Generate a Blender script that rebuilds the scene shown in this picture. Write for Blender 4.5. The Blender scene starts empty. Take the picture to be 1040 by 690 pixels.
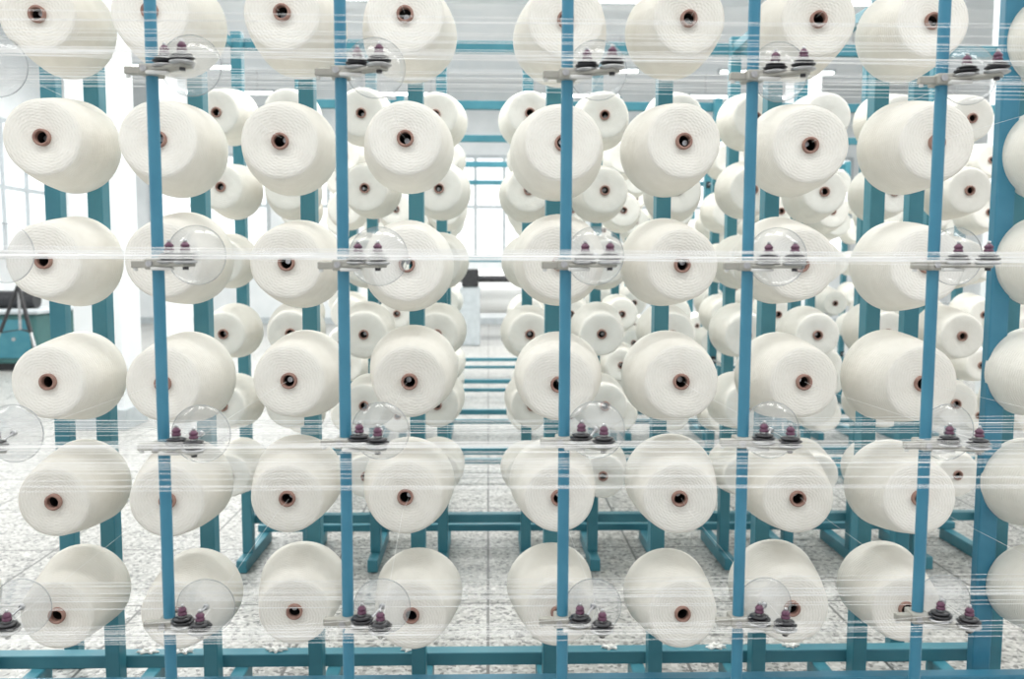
import bpy, bmesh, math, random
from mathutils import Vector, Matrix
random.seed(7)
scene = bpy.context.scene
H = 1.2

# ---------------------------------------------------------------- materials
def new_mat(name, col=(.8,.8,.8), rough=.5, metal=0.0):
    m = bpy.data.materials.new(name); m.use_nodes = True
    b = m.node_tree.nodes['Principled BSDF']
    b.inputs['Base Color'].default_value = (*col, 1)
    b.inputs['Roughness'].default_value = rough
    b.inputs['Metallic'].default_value = metal
    return m, m.node_tree, b

def noise_mat(name, c1, c2, scale, rough=.5, metal=0, bump=0.0, detail=4, coord='Object'):
    m, nt, b = new_mat(name, c1, rough, metal)
    tc = nt.nodes.new('ShaderNodeTexCoord'); n = nt.nodes.new('ShaderNodeTexNoise')
    n.inputs['Scale'].default_value = scale; n.inputs['Detail'].default_value = detail
    nt.links.new(tc.outputs[coord], n.inputs['Vector'])
    r = nt.nodes.new('ShaderNodeValToRGB')
    r.color_ramp.elements[0].position = .35; r.color_ramp.elements[1].position = .65
    r.color_ramp.elements[0].color = (*c1, 1); r.color_ramp.elements[1].color = (*c2, 1)
    nt.links.new(n.outputs['Fac'], r.inputs['Fac']); nt.links.new(r.outputs['Color'], b.inputs['Base Color'])
    if bump:
        bp = nt.nodes.new('ShaderNodeBump'); bp.inputs['Strength'].default_value = bump
        bp.inputs['Distance'].default_value = .002
        nt.links.new(n.outputs['Fac'], bp.inputs['Height']); nt.links.new(bp.outputs['Normal'], b.inputs['Normal'])
    return m

def yarn_material():
    m, nt, b = new_mat('wound_cotton_yarn', (.86,.84,.78), .95)
    b.inputs['Specular IOR Level'].default_value = .15
    N = nt.nodes; L = nt.links
    tc = N.new('ShaderNodeTexCoord'); sp = N.new('ShaderNodeSeparateXYZ')
    L.new(tc.outputs['Object'], sp.inputs[0])
    def math_(op, a, b_=None):
        n = N.new('ShaderNodeMath'); n.operation = op
        for i, v in enumerate((a, b_)):
            if v is None: continue
            if isinstance(v, (int, float)): n.inputs[i].default_value = v
            else: L.new(v, n.inputs[i])
        return n.outputs[0]
    oi = N.new('ShaderNodeObjectInfo')
    vm = N.new('ShaderNodeVectorMath'); vm.operation = 'ADD'
    cx = N.new('ShaderNodeCombineXYZ'); L.new(math_('MULTIPLY', oi.outputs['Random'], 9.0), cx.inputs[0])
    L.new(tc.outputs['Object'], vm.inputs[0]); L.new(cx.outputs[0], vm.inputs[1])
    nz = N.new('ShaderNodeTexNoise'); nz.inputs['Scale'].default_value = 28; nz.inputs['Detail'].default_value = 7
    L.new(vm.outputs[0], nz.inputs['Vector'])
    ang = math_('ARCTAN2', sp.outputs['X'], sp.outputs['Z'])
    r2 = math_('ADD', math_('MULTIPLY', sp.outputs['X'], sp.outputs['X']), math_('MULTIPLY', sp.outputs['Z'], sp.outputs['Z']))
    rr = math_('SQRT', r2)
    wob = math_('MULTIPLY', nz.outputs['Fac'], 12.0)
    yk = math_('ADD', math_('MULTIPLY', sp.outputs['Y'], 700.0), wob)
    rk = math_('MULTIPLY', rr, 1000.0)
    a9 = math_('MULTIPLY', ang, 14.0)
    w1 = math_('SINE', math_('ADD', math_('ADD', yk, rk), a9))
    w2 = math_('SINE', math_('SUBTRACT', math_('ADD', yk, rk), a9))
    w = math_('MULTIPLY', math_('ADD', w1, w2), .13)
    hgt = math_('ADD', w, math_('MULTIPLY', nz.outputs['Fac'], 2.8))
    bp = N.new('ShaderNodeBump'); bp.inputs['Strength'].default_value = .6; bp.inputs['Distance'].default_value = .002
    L.new(hgt, bp.inputs['Height']); L.new(bp.outputs['Normal'], b.inputs['Normal'])
    r = N.new('ShaderNodeValToRGB')
    r.color_ramp.elements[0].color = (.76,.73,.66,1); r.color_ramp.elements[1].color = (.90,.875,.815,1)
    f = math_('ADD', math_('MULTIPLY', oi.outputs['Random'], .45), math_('MULTIPLY', hgt, .30))
    L.new(f, r.inputs['Fac']); L.new(r.outputs['Color'], b.inputs['Base Color'])
    return m

def floor_material():
    m, nt, b = new_mat('terrazzo_tile', (.6,.59,.56), .32)
    N = nt.nodes; L = nt.links
    tc = N.new('ShaderNodeTexCoord')
    v = N.new('ShaderNodeTexVoronoi'); v.inputs['Scale'].default_value = 90
    L.new(tc.outputs['Object'], v.inputs['Vector'])
    r = N.new('ShaderNodeValToRGB'); cr = r.color_ramp
    cr.interpolation = 'CONSTANT'
    cr.elements[0].color = (.16,.16,.155,1); cr.elements[1].position = .16; cr.elements[1].color = (.35,.345,.33,1)
    e = cr.elements.new(.42); e.color = (.45,.445,.42,1)
    e = cr.elements.new(.74); e.color = (.57,.56,.535,1)
    bw = N.new('ShaderNodeSeparateColor'); L.new(v.outputs['Color'], bw.inputs[0]); L.new(bw.outputs[0], r.inputs['Fac'])
    br = N.new('ShaderNodeTexBrick'); br.offset = 0; br.inputs['Scale'].default_value = 1
    br.inputs['Brick Width'].default_value = .6; br.inputs['Row Height'].default_value = .6
    br.inputs['Mortar Size'].default_value = .005
    L.new(tc.outputs['Object'], br.inputs['Vector'])
    mx = N.new('ShaderNodeMix'); mx.data_type = 'RGBA'
    L.new(br.outputs['Fac'], mx.inputs['Factor']); L.new(r.outputs['Color'], mx.inputs[6]); mx.inputs[7].default_value = (.12,.12,.115,1)
    n = N.new('ShaderNodeTexNoise'); n.inputs['Scale'].default_value = 1.4; L.new(tc.outputs['Object'], n.inputs['Vector'])
    mr = N.new('ShaderNodeMapRange'); mr.inputs[3].default_value = .85; mr.inputs[4].default_value = 1.1; L.new(n.outputs['Fac'], mr.inputs[0])
    m2 = N.new('ShaderNodeMix'); m2.data_type = 'RGBA'; m2.blend_type = 'MULTIPLY'; m2.inputs[0].default_value = 1
    L.new(mx.outputs[2], m2.inputs[6]); L.new(mr.outputs[0], m2.inputs[7])
    L.new(m2.outputs[2], b.inputs['Base Color'])
    return m

def emit_mat(name, col, s):
    m = bpy.data.materials.new(name); m.use_nodes = True; nt = m.node_tree
    nt.nodes.remove(nt.nodes['Principled BSDF'])
    e = nt.nodes.new('ShaderNodeEmission'); e.inputs[0].default_value = (*col, 1); e.inputs[1].default_value = s
    nt.links.new(e.outputs[0], nt.nodes['Material Output'].inputs[0]); return m

M_yarn = yarn_material()
M_tube = noise_mat('cardboard_tube', (.27,.15,.12), (.38,.235,.19), 60, .7)
M_tubeshade = noise_mat('cardboard_tube_painted_shade', (.015,.012,.01), (.028,.022,.02), 40, .8)  # same cardboard coloured near-black: shade of the tube hole painted in
M_blue = noise_mat('blue_paint', (.04,.21,.325), (.055,.245,.365), 14, .38)
M_teal = noise_mat('teal_paint', (.04,.20,.26), (.06,.24,.30), 9, .4)
M_steel = noise_mat('brushed_steel', (.42,.42,.43), (.6,.6,.61), 50, .35, .9)
M_dark = noise_mat('dark_steel', (.025,.025,.028), (.06,.06,.065), 60, .3, .5)
M_alu = noise_mat('cast_aluminium', (.36,.35,.31), (.46,.45,.41), 40, .5, .3, .1)
M_purple = noise_mat('purple_plastic', (.09,.03,.065), (.15,.055,.10), 80, .35)
M_cer = noise_mat('white_ceramic', (.7,.7,.68), (.78,.78,.76), 30, .25)
M_wall = noise_mat('white_plaster', (.74,.77,.78), (.80,.82,.83), 3, .8)
M_ceil = noise_mat('ceiling_panel', (.74,.77,.79), (.80,.82,.83), 2, .8)
M_floor = floor_material()
M_win = emit_mat('daylit_window_glass', (.95,.98,1), 1.3)
M_lamp = emit_mat('fluorescent_tube', (1,.99,.96), 5)
M_frame = noise_mat('window_frame_paint', (.42,.46,.48), (.50,.54,.56), 12, .5)
M_mach = noise_mat('machine_green_paint', (.035,.12,.12), (.05,.155,.15), 5, .5)
M_black = noise_mat('black_plastic', (.015,.015,.017), (.03,.03,.033), 30, .5)
M_lint = noise_mat('cotton_lint', (.85,.84,.8), (.9,.89,.86), 90, 1, 0, .6)
M_thread = noise_mat('cotton_thread', (.90,.90,.89), (.95,.95,.94), 50, .8)

def clear_mat():
    m = bpy.data.materials.new('clear_acrylic'); m.use_nodes = True; nt = m.node_tree
    nt.nodes.remove(nt.nodes['Principled BSDF']); N = nt.nodes; L = nt.links
    t = N.new('ShaderNodeBsdfTransparent'); g = N.new('ShaderNodeBsdfGlossy'); g.inputs['Roughness'].default_value = .12
    d = N.new('ShaderNodeBsdfDiffuse'); d.inputs[0].default_value = (.9,.92,.92,1)
    n = N.new('ShaderNodeTexNoise'); n.inputs['Scale'].default_value = 30
    tc = N.new('ShaderNodeTexCoord'); L.new(tc.outputs['Object'], n.inputs['Vector'])
    mr = N.new('ShaderNodeMapRange'); mr.inputs[3].default_value = .08; mr.inputs[4].default_value = .20; L.new(n.outputs['Fac'], mr.inputs[0])
    a = N.new('ShaderNodeMixShader'); L.new(mr.outputs[0], a.inputs[0]); L.new(t.outputs[0], a.inputs[1]); L.new(d.outputs[0], a.inputs[2])
    c = N.new('ShaderNodeMixShader'); c.inputs[0].default_value = .08; L.new(a.outputs[0], c.inputs[1]); L.new(g.outputs[0], c.inputs[2])
    L.new(c.outputs[0], N['Material Output'].inputs[0]); return m
M_clear = clear_mat()
def rim_mat():
    m = bpy.data.materials.new('acrylic_rim'); m.use_nodes = True; nt = m.node_tree
    nt.nodes.remove(nt.nodes['Principled BSDF']); N = nt.nodes; L = nt.links
    t = N.new('ShaderNodeBsdfTransparent'); d = N.new('ShaderNodeBsdfDiffuse'); d.inputs[0].default_value = (.45,.48,.49,1)
    a = N.new('ShaderNodeMixShader'); a.inputs[0].default_value = .5; L.new(t.outputs[0], a.inputs[1]); L.new(d.outputs[0], a.inputs[2])
    L.new(a.outputs[0], N['Material Output'].inputs[0]); return m
M_rim = rim_mat()

# ---------------------------------------------------------------- mesh builder
class MB:
    def __init__(s): s.v = []; s.f = []; s.m = []; s.s = []; s.mats = []
    def mi(s, mat):
        if mat not in s.mats: s.mats.append(mat)
        return s.mats.index(mat)
    def add(s, vs, fs, mat, smooth=False):
        o = len(s.v); k = s.mi(mat); s.v += [tuple(v) for v in vs]
        for f in fs: s.f.append([o+i for i in f]); s.m.append(k); s.s.append(smooth)
    def box(s, a, b, mat, bev=0.0, M=None):
        (x0,y0,z0),(x1,y1,z1) = a, b
        if bev <= 0:
            vs = [(x,y,z) for x in (x0,x1) for y in (y0,y1) for z in (z0,z1)]
            fs = [(0,1,3,2),(4,6,7,5),(0,4,5,1),(2,3,7,6),(0,2,6,4),(1,5,7,3)]
        else:
            bm = bmesh.new(); bmesh.ops.create_cube(bm, size=1)
            for v in bm.verts: v.co = Vector(((x0+x1)/2+v.co.x*(x1-x0),(y0+y1)/2+v.co.y*(y1-y0),(z0+z1)/2+v.co.z*(z1-z0)))
            bmesh.ops.bevel(bm, geom=bm.edges[:], offset=bev, segments=2, affect='EDGES', profile=.5)
            bm.verts.index_update(); vs = [v.co[:] for v in bm.verts]; fs = [[v.index for v in f.verts] for f in bm.faces]; bm.free()
        if M: vs = [M @ Vector(v) for v in vs]
        s.add(vs, fs, mat)
    def cyl(s, p, q, r, mat, n=12, r2=None, caps=True):
        p = Vector(p); q = Vector(q); d = (q-p).normalized(); r2 = r if r2 is None else r2
        u = d.orthogonal().normalized(); w = d.cross(u)
        vs = []
        for i in range(n):
            a = 2*math.pi*i/n; e = u*math.cos(a)+w*math.sin(a)
            vs += [p+e*r, q+e*r2]
        fs = [(2*i, 2*((i+1)%n), 2*((i+1)%n)+1, 2*i+1) for i in range(n)]
        s.add(vs, fs, mat, True)
        if caps: s.add(vs, [[2*i for i in range(n)][::-1], [2*i+1 for i in range(n)]], mat)
    def lathe(s, prof, mat, origin=(0,0,0), axis='Z', n=24, M=None):
        o = Vector(origin); vs = []
        for r, t in prof:
            for i in range(n):
                a = 2*math.pi*i/n; c, d = r*math.cos(a), r*math.sin(a)
                p = Vector((c, d, t)) if axis == 'Z' else Vector((c, t, d))
                vs.append((M @ p if M else p) + o)
        fs = []
        for j in range(len(prof)-1):
            for i in range(n):
                fs.append((j*n+i, j*n+(i+1)%n, (j+1)*n+(i+1)%n, (j+1)*n+i))
        s.add(vs, fs, mat, True)
    def mesh(s, name):
        me = bpy.data.meshes.new(name); me.from_pydata(s.v, [], s.f)
        for m in s.mats: me.materials.append(m)
        me.polygons.foreach_set('material_index', s.m); me.polygons.foreach_set('use_smooth', s.s)
        me.update(); 
        bm = bmesh.new(); bm.from_mesh(me); bmesh.ops.recalc_face_normals(bm, faces=bm.faces[:]); bm.to_mesh(me); bm.free()
        return me
    def obj(s, name, loc=(0,0,0), parent=None):
        o = bpy.data.objects.new(name, s.mesh(name)); o.location = loc
        scene.collection.objects.link(o)
        if parent: o.parent = parent
        return o

# ---------------------------------------------------------------- yarn cone
LEN = .17
def cone_parts(mb, seed=0, n=40, M=None, origin=(0,0,0)):
    rnd = random.Random(seed); k = rnd.uniform(.95, 1.02); bulge = rnd.uniform(.001,.004)
    rf, rb = .082*k, .1065*k
    dish = rnd.uniform(-.001,.003)
    prof = [(.0175, .004+dish), (.024, .0035+dish), (.04, .001+dish*.6), (.06, -.0005+dish*.3), (rf-.010, 0), (rf-.005, .0008), (rf-.0018, .0028), (rf, .0065)]
    for i in range(1, 8):
        t = i/8; prof.append((rf+(rb-rf)*t+bulge*math.sin(math.pi*t), .0065+(LEN-.013)*t))
    prof += [(rb, LEN-.0065), (rb-.003, LEN-.002), (rb-.010, LEN), (.06, LEN-.002), (.03, LEN-.003)]
    mb.lathe(prof, M_yarn, origin, 'Y', n, M)
    mb.lathe([(.0125, .010), (.0125,-.003), (.0135,-.0045), (.0168,-.0045), (.018,-.003), (.018, .009)], M_tube, origin, 'Y', 20, M)
    mb.lathe([(.0125, .010), (.0125, LEN+.012), (.030, LEN+.012), (.031, LEN-.004)], M_tubeshade, origin, 'Y', 20, M)
cone_meshes = []
for i in range(8):
    mb = MB(); cone_parts(mb, i, 56); cone_meshes.append(mb.mesh('yarn_cone_mesh'))

rows = [.78,.52,.26,0,-.26,-.52,-.78]
COLS1 = [-1.27,-.945,-.700,-.437,-.176,.158,.428,.695,.957,1.31]
def place_cone(x, y, z, j=.008, name='yarn_cone'):
    o = bpy.data.objects.new(name, random.choice(cone_meshes)); scene.collection.objects.link(o)
    o.location = (x+random.uniform(-j,j), y+random.uniform(-.015,.015), z+random.uniform(-j,j)*.5)
    R = Matrix.Rotation(math.radians(random.uniform(-2.5,3.5)),4,'X') @ Matrix.Rotation(math.radians(random.uniform(-4,4)),4,'Z') @ Matrix.Rotation(random.uniform(0,6.28),4,'Y')
    o.rotation_euler = R.to_euler(); return o

D1 = 1.9
for x in COLS1:
    for r in rows:
        place_cone(x, D1, H+r-.002)
D2 = 3.15
COLS2 = [-.95,-.713,-.447,-.18,.15,.417,.675,.945,1.205,1.47,1.73,2.0]
for x in COLS2:
    for r in rows[1:]:
        place_cone(x, D2, H+r)

# ---------------------------------------------------------------- creel frames
def creel(D, cols, rws, top, far=False, name='creel_rack', thick=.040):
    mb = MB(); py = D+.25
    for x in cols:
        mb.box((x-thick/2, py, .05), (x+thick/2, py+.045, top), M_teal, .003 if not far else 0)
        mb.box((x-.02, D+.16, 0), (x+.02, D+.56, .05), M_teal, .004 if not far else 0)
        for r in rws:
            z = H+r
            mb.cyl((x, D+.03, z), (x, py+.001, z), .006, M_steel, 10)
            mb.box((x-.012, py-.012, z-.02), (x+.012, py, z+.02), M_dark)
    x0, x1 = cols[0]-.03, cols[-1]+.03
    mb.box((x0, py+.045, .155), (x1, py+.085, .19), M_teal, .003)
    mb.box((x0, py+.045, top-.06), (x1, py+.085, top-.015), M_teal, .003)
    mb.box((x0, py+.27, .05), (x1, py+.30, .08), M_teal, .003)
    return mb.obj(name)
creel(D1, COLS1, rows, H+1.05, thick=.036)
creel(D2, COLS2, rows[1:], H+.86)

mb = MB()
mb.box((-1.45, 1.99, .190), (1.45, 2.025, .216), M_blue, .003)
for x in (-1.25, -.58, .0, .55, 1.08):
    mb.box((x-.02, 1.995, 0), (x+.02, 2.02, .191), M_blue, .003)
mb.obj('creel_base_rail')
mb = MB()
for x in (-1.24, 1.25):
    mb.box((x-.022, 2.55, 0), (x+.022, 2.59, H+1.1), M_teal, .003)
mb.box((1.200, 2.06, 0), (1.245, 2.09, H+1.1), M_blue, .004)
for x, y in ((-1.24,2.57),(1.25,2.57),(1.222,2.075)):
    mb.box((x-.05, y-.05, 0), (x+.05, y+.05, .012), M_teal, .002)
for zz in (H+.80,):
    for x in (-.98, .95, 1.25):
        mb.box((x-.018, 2.24, zz), (x+.018, 3.40, zz+.035), M_teal, .003)
mb.obj('creel_end_upright')

def bank(D, cols, rws, dens=1.0):
    mb = MB(); k = 0
    for x in cols:
        for r in rws:
            k += 1
            if random.random() > dens: continue
            R = Matrix.Rotation(math.radians(random.uniform(-2.5,3)),4,'X') @ Matrix.Rotation(math.radians(random.uniform(-3,3)),4,'Z')
            cone_parts(mb, k % 6, 24, R, (x, D, H+r))
    mb.obj('yarn_cone_bank')
    creel(D, cols, rws, H+.86, far=True)
far_cols = [-.95,-.713,-.447,-.18,.15,.417,.675,.945,1.205,1.47,1.73,2.0,2.26,2.53,2.79,3.05]
bank(4.4, [-.95,-.713,-.46,-.22,.20]+far_cols[5:], rows[1:], .88)
bank(5.65, [-.95,-.713,-.47,-.27,.27,.5,.74]+far_cols[7:], rows[1:], .75)
bank(7.2, [-.95,-.68,-.36,.36]+far_cols[6:], rows[1:], .7)
bank(8.9, [-.95,-.68,-.44,.42]+far_cols[6:], rows[1:], .65)

# ---------------------------------------------------------------- tension posts
PX = [-.722,-.457,-.202,.108,.365,.630,.892]; PD = 1.23
mb = MB()
for x in PX:
    mb.cyl((x, PD, .03), (x, PD, H+.95), .0082, M_blue, 20)
mb.box((PX[0]-.1, PD-.02, 0), (PX[-1]+.1, PD+.02, .04), M_blue, .003)
mb.box((PX[0]-.1, PD-.02, H+.93), (PX[-1]+.1, PD+.02, H+.97), M_blue, .003)
mb.obj('tension_post_frame')

def tensioner_mesh():
    mb = MB()
    mb.box((-.013,-.017,-.010), (.013,.016,.005), M_alu, .0025)
    mb.cyl((-.005,-.020,-.002), (-.005,-.016,-.002), .0045, M_steel, 10)
    mb.box((-.034,-.010,-.008), (-.010,.002,.002), M_alu, .0015)
    mb.cyl((-.030,-.004,-.004), (-.030,-.004,-.012), .003, M_cer, 10)
    R = Matrix.Rotation(math.radians(-34),4,'Z')
    T = Matrix.Translation((.006,-.008,0)) @ R
    mb.box((0,-.010,-.006), (.066,.010,-.001), M_alu, .0018, T)
    mb.box((.0,-.028,-.011), (.030,-.018,-.0065), M_cer, .0015)
    for cx, cy in ((.024,-.020), (.054,-.042)):
        o = (cx, cy, 0)
        mb.lathe([(0,-.002),(.013,-.002),(.0165,.000),(.0168,.0012),(.012,.003),(0,.003)], M_steel, o)
        mb.lathe([(0,.003),(.010,.0035),(.0155,.0055),(.0164,.0070),(.011,.0080),(0,.0080)], M_dark, o)
        mb.lathe([(0,.0075),(.0085,.008),(.0130,.0098),(.0134,.0110),(.008,.0130),(0,.0130)], M_dark, o)
        mb.lathe([(.0045,.0125),(.0055,.013),(.0045,.0145),(.0055,.016),(.0045,.017)], M_steel, o, n=14)
        mb.lathe([(0,.0155),(.0062,.0155),(.0066,.017),(.0066,.0185),(.0052,.0192),(.0052,.0208),(.0062,.0215),(.0060,.0235),(.0042,.0252),(.0036,.0268),(0,.0268)], M_purple, o, n=18)
        mb.lathe([(0,.0265),(.0024,.0265),(.0024,.0305),(0,.0312)], M_steel, o, n=10)
        mb.cyl((cx,cy,-.010),(cx,cy,-.001), .004, M_dark, 10)
    c = (.046,.020,.010)
    mb.lathe([(.004,0),(.0415,0),(.0415,.0012),(.004,.0012),(.004,0)], M_clear, c, 'Y', 48)
    mb.lathe([(.0412,-.0003),(.0419,-.0003),(.0419,.0016),(.0412,.0016),(.0412,-.0003)], M_rim, c, 'Y', 48)
    mb.lathe([(0,-.002),(.0042,-.002),(.0042,.003),(0,.003)], M_steel, c, 'Y', 12)
    mb.cyl((.046,.020,.010),(.030,-.006,-.003), .0018, M_steel, 8)
    return mb.mesh('yarn_tensioner_mesh')
tm = tensioner_mesh()
for x in PX:
    for r in [.52,.262,.004,-.25,-.51,-.77]:
        o = bpy.data.objects.new('yarn_tensioner', tm); scene.collection.objects.link(o)
        o.location = (x, PD, H+r-.004+random.uniform(-.003,.003)); o.rotation_euler = (0,0,math.radians(random.uniform(-5,5)))

# ---------------------------------------------------------------- threads
def curve_obj(name, polys, r, mat):
    cu = bpy.data.curves.new(name, 'CURVE'); cu.dimensions = '3D'; cu.bevel_depth = r; cu.bevel_resolution = 0
    for pts in polys:
        s = cu.splines.new('POLY'); s.points.add(len(pts)-1)
        for p, q in zip(s.points, pts): p.co = (*q, 1)
    cu.materials.append(mat)
    o = bpy.data.objects.new(name, cu); scene.collection.objects.link(o); return o
polys = []
for r in [.52,.262,.004,-.25,-.51]:
    for k in range(24):
        y = random.choice([random.uniform(.94,1.17), random.uniform(1.26,1.38)])
        dz = random.gauss(0,.004) + .004
        y2 = y+random.uniform(-.04,.04); y2 = min(y2,1.17) if y < 1.2 else max(y2,1.25)
        polys.append([(-3, y, H+r+dz+random.gauss(0,.010)), (0, (y+y2)/2, H+r+dz+random.uniform(-.002,.0)), (3, y2, H+r+dz+random.gauss(0,.014))])
    for x in PX:
        for cx, cy in ((.024,-.020),(.054,-.042)):
            polys.append([(x+cx, PD+cy, H+r+.003), (x+cx-.1, PD+cy-.02, H+r+.004), (-3, PD+cy-.1, H+r+.004+random.gauss(0,.006))])
curve_obj('warp_thread_sheet', polys, .00029, M_thread)
polys = []
for i, x in enumerate(PX):
    c = COLS1[i+2]
    for r, rz in zip([.52,.26,0,-.26,-.52], [.52,.262,.004,-.25,-.51]):
        polys.append([(c, D1-.006, H+r), (c+(x-c)*.1, D1-.10, H+r), (x+.054, PD-.042, H+rz+.004)])
curve_obj('unwinding_thread', polys, .00025, M_thread)

# ---------------------------------------------------------------- room
XL, XR, YB, YF, ZC = -7.0, 9.0, 17.0, -1.5, 4.6
def slab(name, a, b, mat): 
    mb = MB(); mb.box(a, b, mat); return mb.obj(name)
slab('floor', (XL-.2,YF,-.1), (XR+.2,YB+.2,0), M_floor)
slab('ceiling', (XL-.2,YF,ZC), (XR+.2,YB+.2,ZC+.1), M_ceil)
slab('wall_back', (XL-.2,YB,0), (XR+.2,YB+.2,ZC), M_wall)
slab('wall_left', (XL-.2,YF,0), (XL,YB,ZC), M_wall)
slab('wall_right', (XR,YF,0), (XR+.2,YB,ZC), M_wall)
slab('baseboard_back', (XL,YB-.02,0), (XR,YB,.12), M_frame)
slab('baseboard_left', (XL,YF,0), (XL+.02,YB-.02,.12), M_frame)
def window(i, p, w, h, side):
    mb = MB(); nx = 4; z0, z1 = p[2], p[2]+h
    def bx(u0,u1,za,zb,d,mat):
        if side == 'back': mb.box((p[0]+u0, p[1]-d, za), (p[0]+u1, p[1]-.001, zb), mat)
        else: mb.box((p[0]+.001, p[1]+u0, za), (p[0]+d, p[1]+u1, zb), mat)
    bx(0,w,z0,z1,.02,M_win)
    for k in range(nx+1): bx(w*k/nx-.03, w*k/nx+.03, z0-.03, z1+.03, .06, M_frame)
    for zz in (z0, z0+h*.5, z1): bx(0, w, zz-.03, zz+.03, .055, M_frame)
    mb.obj('window_%d' % i)
wi = 1
for x in (-6.4,-3.6,-.8,2.0,4.8):
    window(wi, (x, YB, 1.3), 2.2, 1.9, 'back'); wi += 1
for y in (2.0,5.2,8.4,11.6):
    window(wi, (XL, y, 1.3), 2.6, 1.9, 'left'); wi += 1
for x, y in ((-2.75,6.4),(-3.9,11.0),(3.9,6.4),(3.9,11.0),(6.6,8)):
    mb = MB(); mb.box((x-.17,y-.17,0),(x+.17,y+.17,ZC-.0), M_wall, .01); mb.box((x-.19,y-.19,0),(x+.19,y+.19,.15), M_frame, .005)
    mb.obj('building_column')
for i, y in enumerate((4.2, 7.6, 11.0, 14.6)):
    mb = MB(); mb.box((XL, y-.12, ZC-.3), (XR, y+.12, ZC), M_ceil, .01); mb.obj('ceiling_beam')
for y in (1.0, 3.0, 5.4, 6.6, 8.8, 10.0, 12.2, 13.6, 15.6):
    for x in (-4.6,-1.6,1.4,4.4):
        mb = MB()
        mb.box((x-.9, y-.07, -.03+ZC-.45), (x+.9, y+.07, ZC-.45), M_frame, .005)
        mb.cyl((x-.87,y-.035,ZC-.50),(x+.87,y-.035,ZC-.50), .013, M_lamp, 10)
        mb.cyl((x-.87,y+.035,ZC-.50),(x+.87,y+.035,ZC-.50), .013, M_lamp, 10)
        for e in (-.88,.88): mb.box((x+e-.01,y-.055,ZC-.52),(x+e+.01,y+.055,ZC-.475), M_frame)
        for e in (-.6,.6): mb.cyl((x+e,y,ZC-.45),(x+e,y,ZC), .006, M_steel, 6)
        mb.obj('fluorescent_fixture')
for y, en in ((.4,38), (3.0,58), (6.0,80), (9.4,90), (12.8,90)):
    for x in (-4.0, 0, 4.0):
        ld = bpy.data.lights.new('ceiling_light','AREA'); ld.shape='RECTANGLE'; ld.size=3.4; ld.size_y=.5; ld.energy=en; ld.color=(1,.995,.97)
        o = bpy.data.objects.new('ceiling_light', ld); o.location=(x,y,ZC-.53); scene.collection.objects.link(o)

mb = MB()
mb.box((-6.6,9.6,.08),(-4.9,10.5,.62), M_mach, .02); mb.box((-6.55,9.65,0),(-4.95,10.45,.08), M_black)
mb.box((-6.65,9.55,.62),(-4.85,10.55,.66), M_frame, .01)
for k in range(4): mb.box((-6.5+k*.4,9.585,.14),(-6.16+k*.4,9.6,.56), M_teal, .004)
for k in range(4): mb.cyl((-6.33+k*.4,9.57,.35),(-6.33+k*.4,9.585,.35), .02, M_steel, 10)
mb.box((-6.4,9.8,.66),(-5.9,10.3,.95), M_mach, .02); mb.cyl((-5.8,10.05,.76),(-5.1,10.05,.76), .10, M_dark, 16)
mb.obj('machine_cabinet')
mb = MB(); t = Vector((-4.75,9.0,.95))
for a in (90,210,330):
    e = Vector((-4.75+.36*math.cos(math.radians(a)), 9.0+.36*math.sin(math.radians(a)), 0))
    m_ = t.lerp(e,.5); mb.cyl(t, m_, .018, M_black, 8); mb.cyl(m_, e, .011, M_steel, 8); mb.cyl(e, e+Vector((0,0,.02)), .016, M_black, 8)
    mb.cyl(m_, (-4.75,9.0,.5), .006, M_black, 6)
mb.cyl((-4.75,9,.5),(-4.75,9,1.12), .014, M_steel, 10); mb.box((-4.82,8.93,1.12),(-4.68,9.07,1.16), M_black, .005)
mb.box((-4.80,8.93,1.16),(-4.70,9.05,1.26), M_black, .01); mb.cyl((-4.75,8.93,1.21),(-4.75,8.86,1.21), .035, M_black, 14)
mb.obj('camera_tripod')
mb = MB(); wy = 13.6
for x in (-1.4,.9):
    mb.box((x-.08,wy-.5,0),(x+.08,wy+.5,1.25), M_teal, .02)
    mb.lathe([(0,0),(.45,0),(.48,.02),(.48,.05),(.1,.05),(0,.05)], M_steel, (0,0,0), 'Z', 32, Matrix.Translation((x+(.1 if x<0 else -.15),wy,.75)) @ Matrix.Rotation(math.radians(90),4,'Y'))
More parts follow.
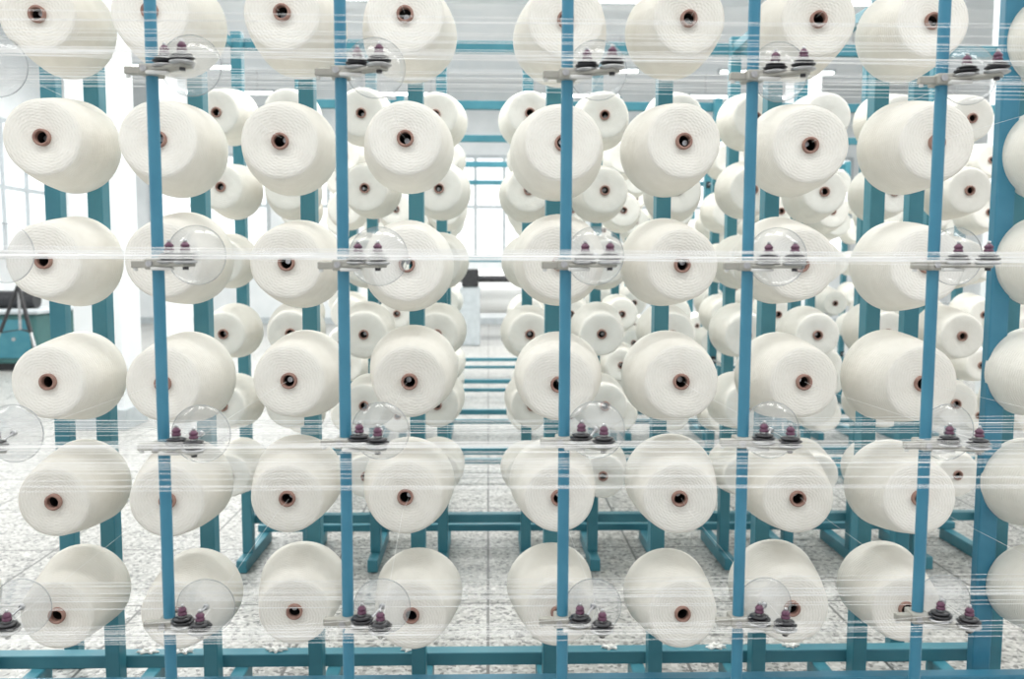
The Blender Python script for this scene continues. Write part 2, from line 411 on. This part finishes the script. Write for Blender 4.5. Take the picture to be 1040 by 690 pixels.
mb.cyl((-1.35,wy,.75),(.85,wy,.75), .34, M_thread, 32)
mb.box((-1.4,wy-.7,1.2),(.9,wy-.62,1.28), M_teal, .01)
mb.cyl((-1.3,wy-.6,.95),(.8,wy-.6,.95), .05, M_dark, 16)
mb.box((-.40,wy-1.1,.0),(-.12,wy-.8,.85), M_frame, .02); mb.box((-.38,wy-1.13,.85),(-.14,wy-.8,1.1), M_black, .02)
mb.obj('warping_machine')

def lint(x,y,z,s):
    bm = bmesh.new(); bmesh.ops.create_icosphere(bm, subdivisions=3, radius=1)
    for v in bm.verts:
        n = v.co.normalized(); k = .7+.5*math.sin(n.x*7+x*9)*math.cos(n.y*6+y*5)+.2*random.random()
        v.co = Vector((n.x*k*s*1.6, n.y*k*s, max(-.2,n.z)*k*s*.5+s*.1))
    me = bpy.data.meshes.new('cotton_lint'); bm.to_mesh(me); bm.free(); me.materials.append(M_lint)
    o = bpy.data.objects.new('cotton_lint', me); o.location=(x,y,z); scene.collection.objects.link(o)
for x in (-.88,-.79,-.55,-.2,.32,.6,.8): lint(x, 2.215, .191, random.uniform(.012,.022))
for k in range(14): lint(random.uniform(-1.5,1.5), random.uniform(2.7,4.0), .002, random.uniform(.008,.018))

# ---------------------------------------------------------------- world, camera
w = bpy.data.worlds.new('World'); scene.world = w; w.use_nodes = True
w.node_tree.nodes['Background'].inputs[0].default_value = (.97,.985,1,1); w.node_tree.nodes['Background'].inputs[1].default_value = .68
cd = bpy.data.cameras.new('Camera'); cam = bpy.data.objects.new('Camera', cd); scene.collection.objects.link(cam)
cd.sensor_width = 36; cd.lens = 890/1040*36; cd.clip_start = .05
cd.dof.use_dof = True; cd.dof.focus_distance = 1.7; cd.dof.aperture_fstop = 5.0
cam.matrix_world = Matrix.Translation((0,0,H)) @ Matrix.Rotation(math.radians(-1.55),4,'Z') @ Matrix.Rotation(math.radians(84.95),4,'X') @ Matrix.Rotation(.0035,4,'Z')
scene.camera = cam
scene.view_settings.view_transform = 'Standard'
scene.view_settings.exposure = .40
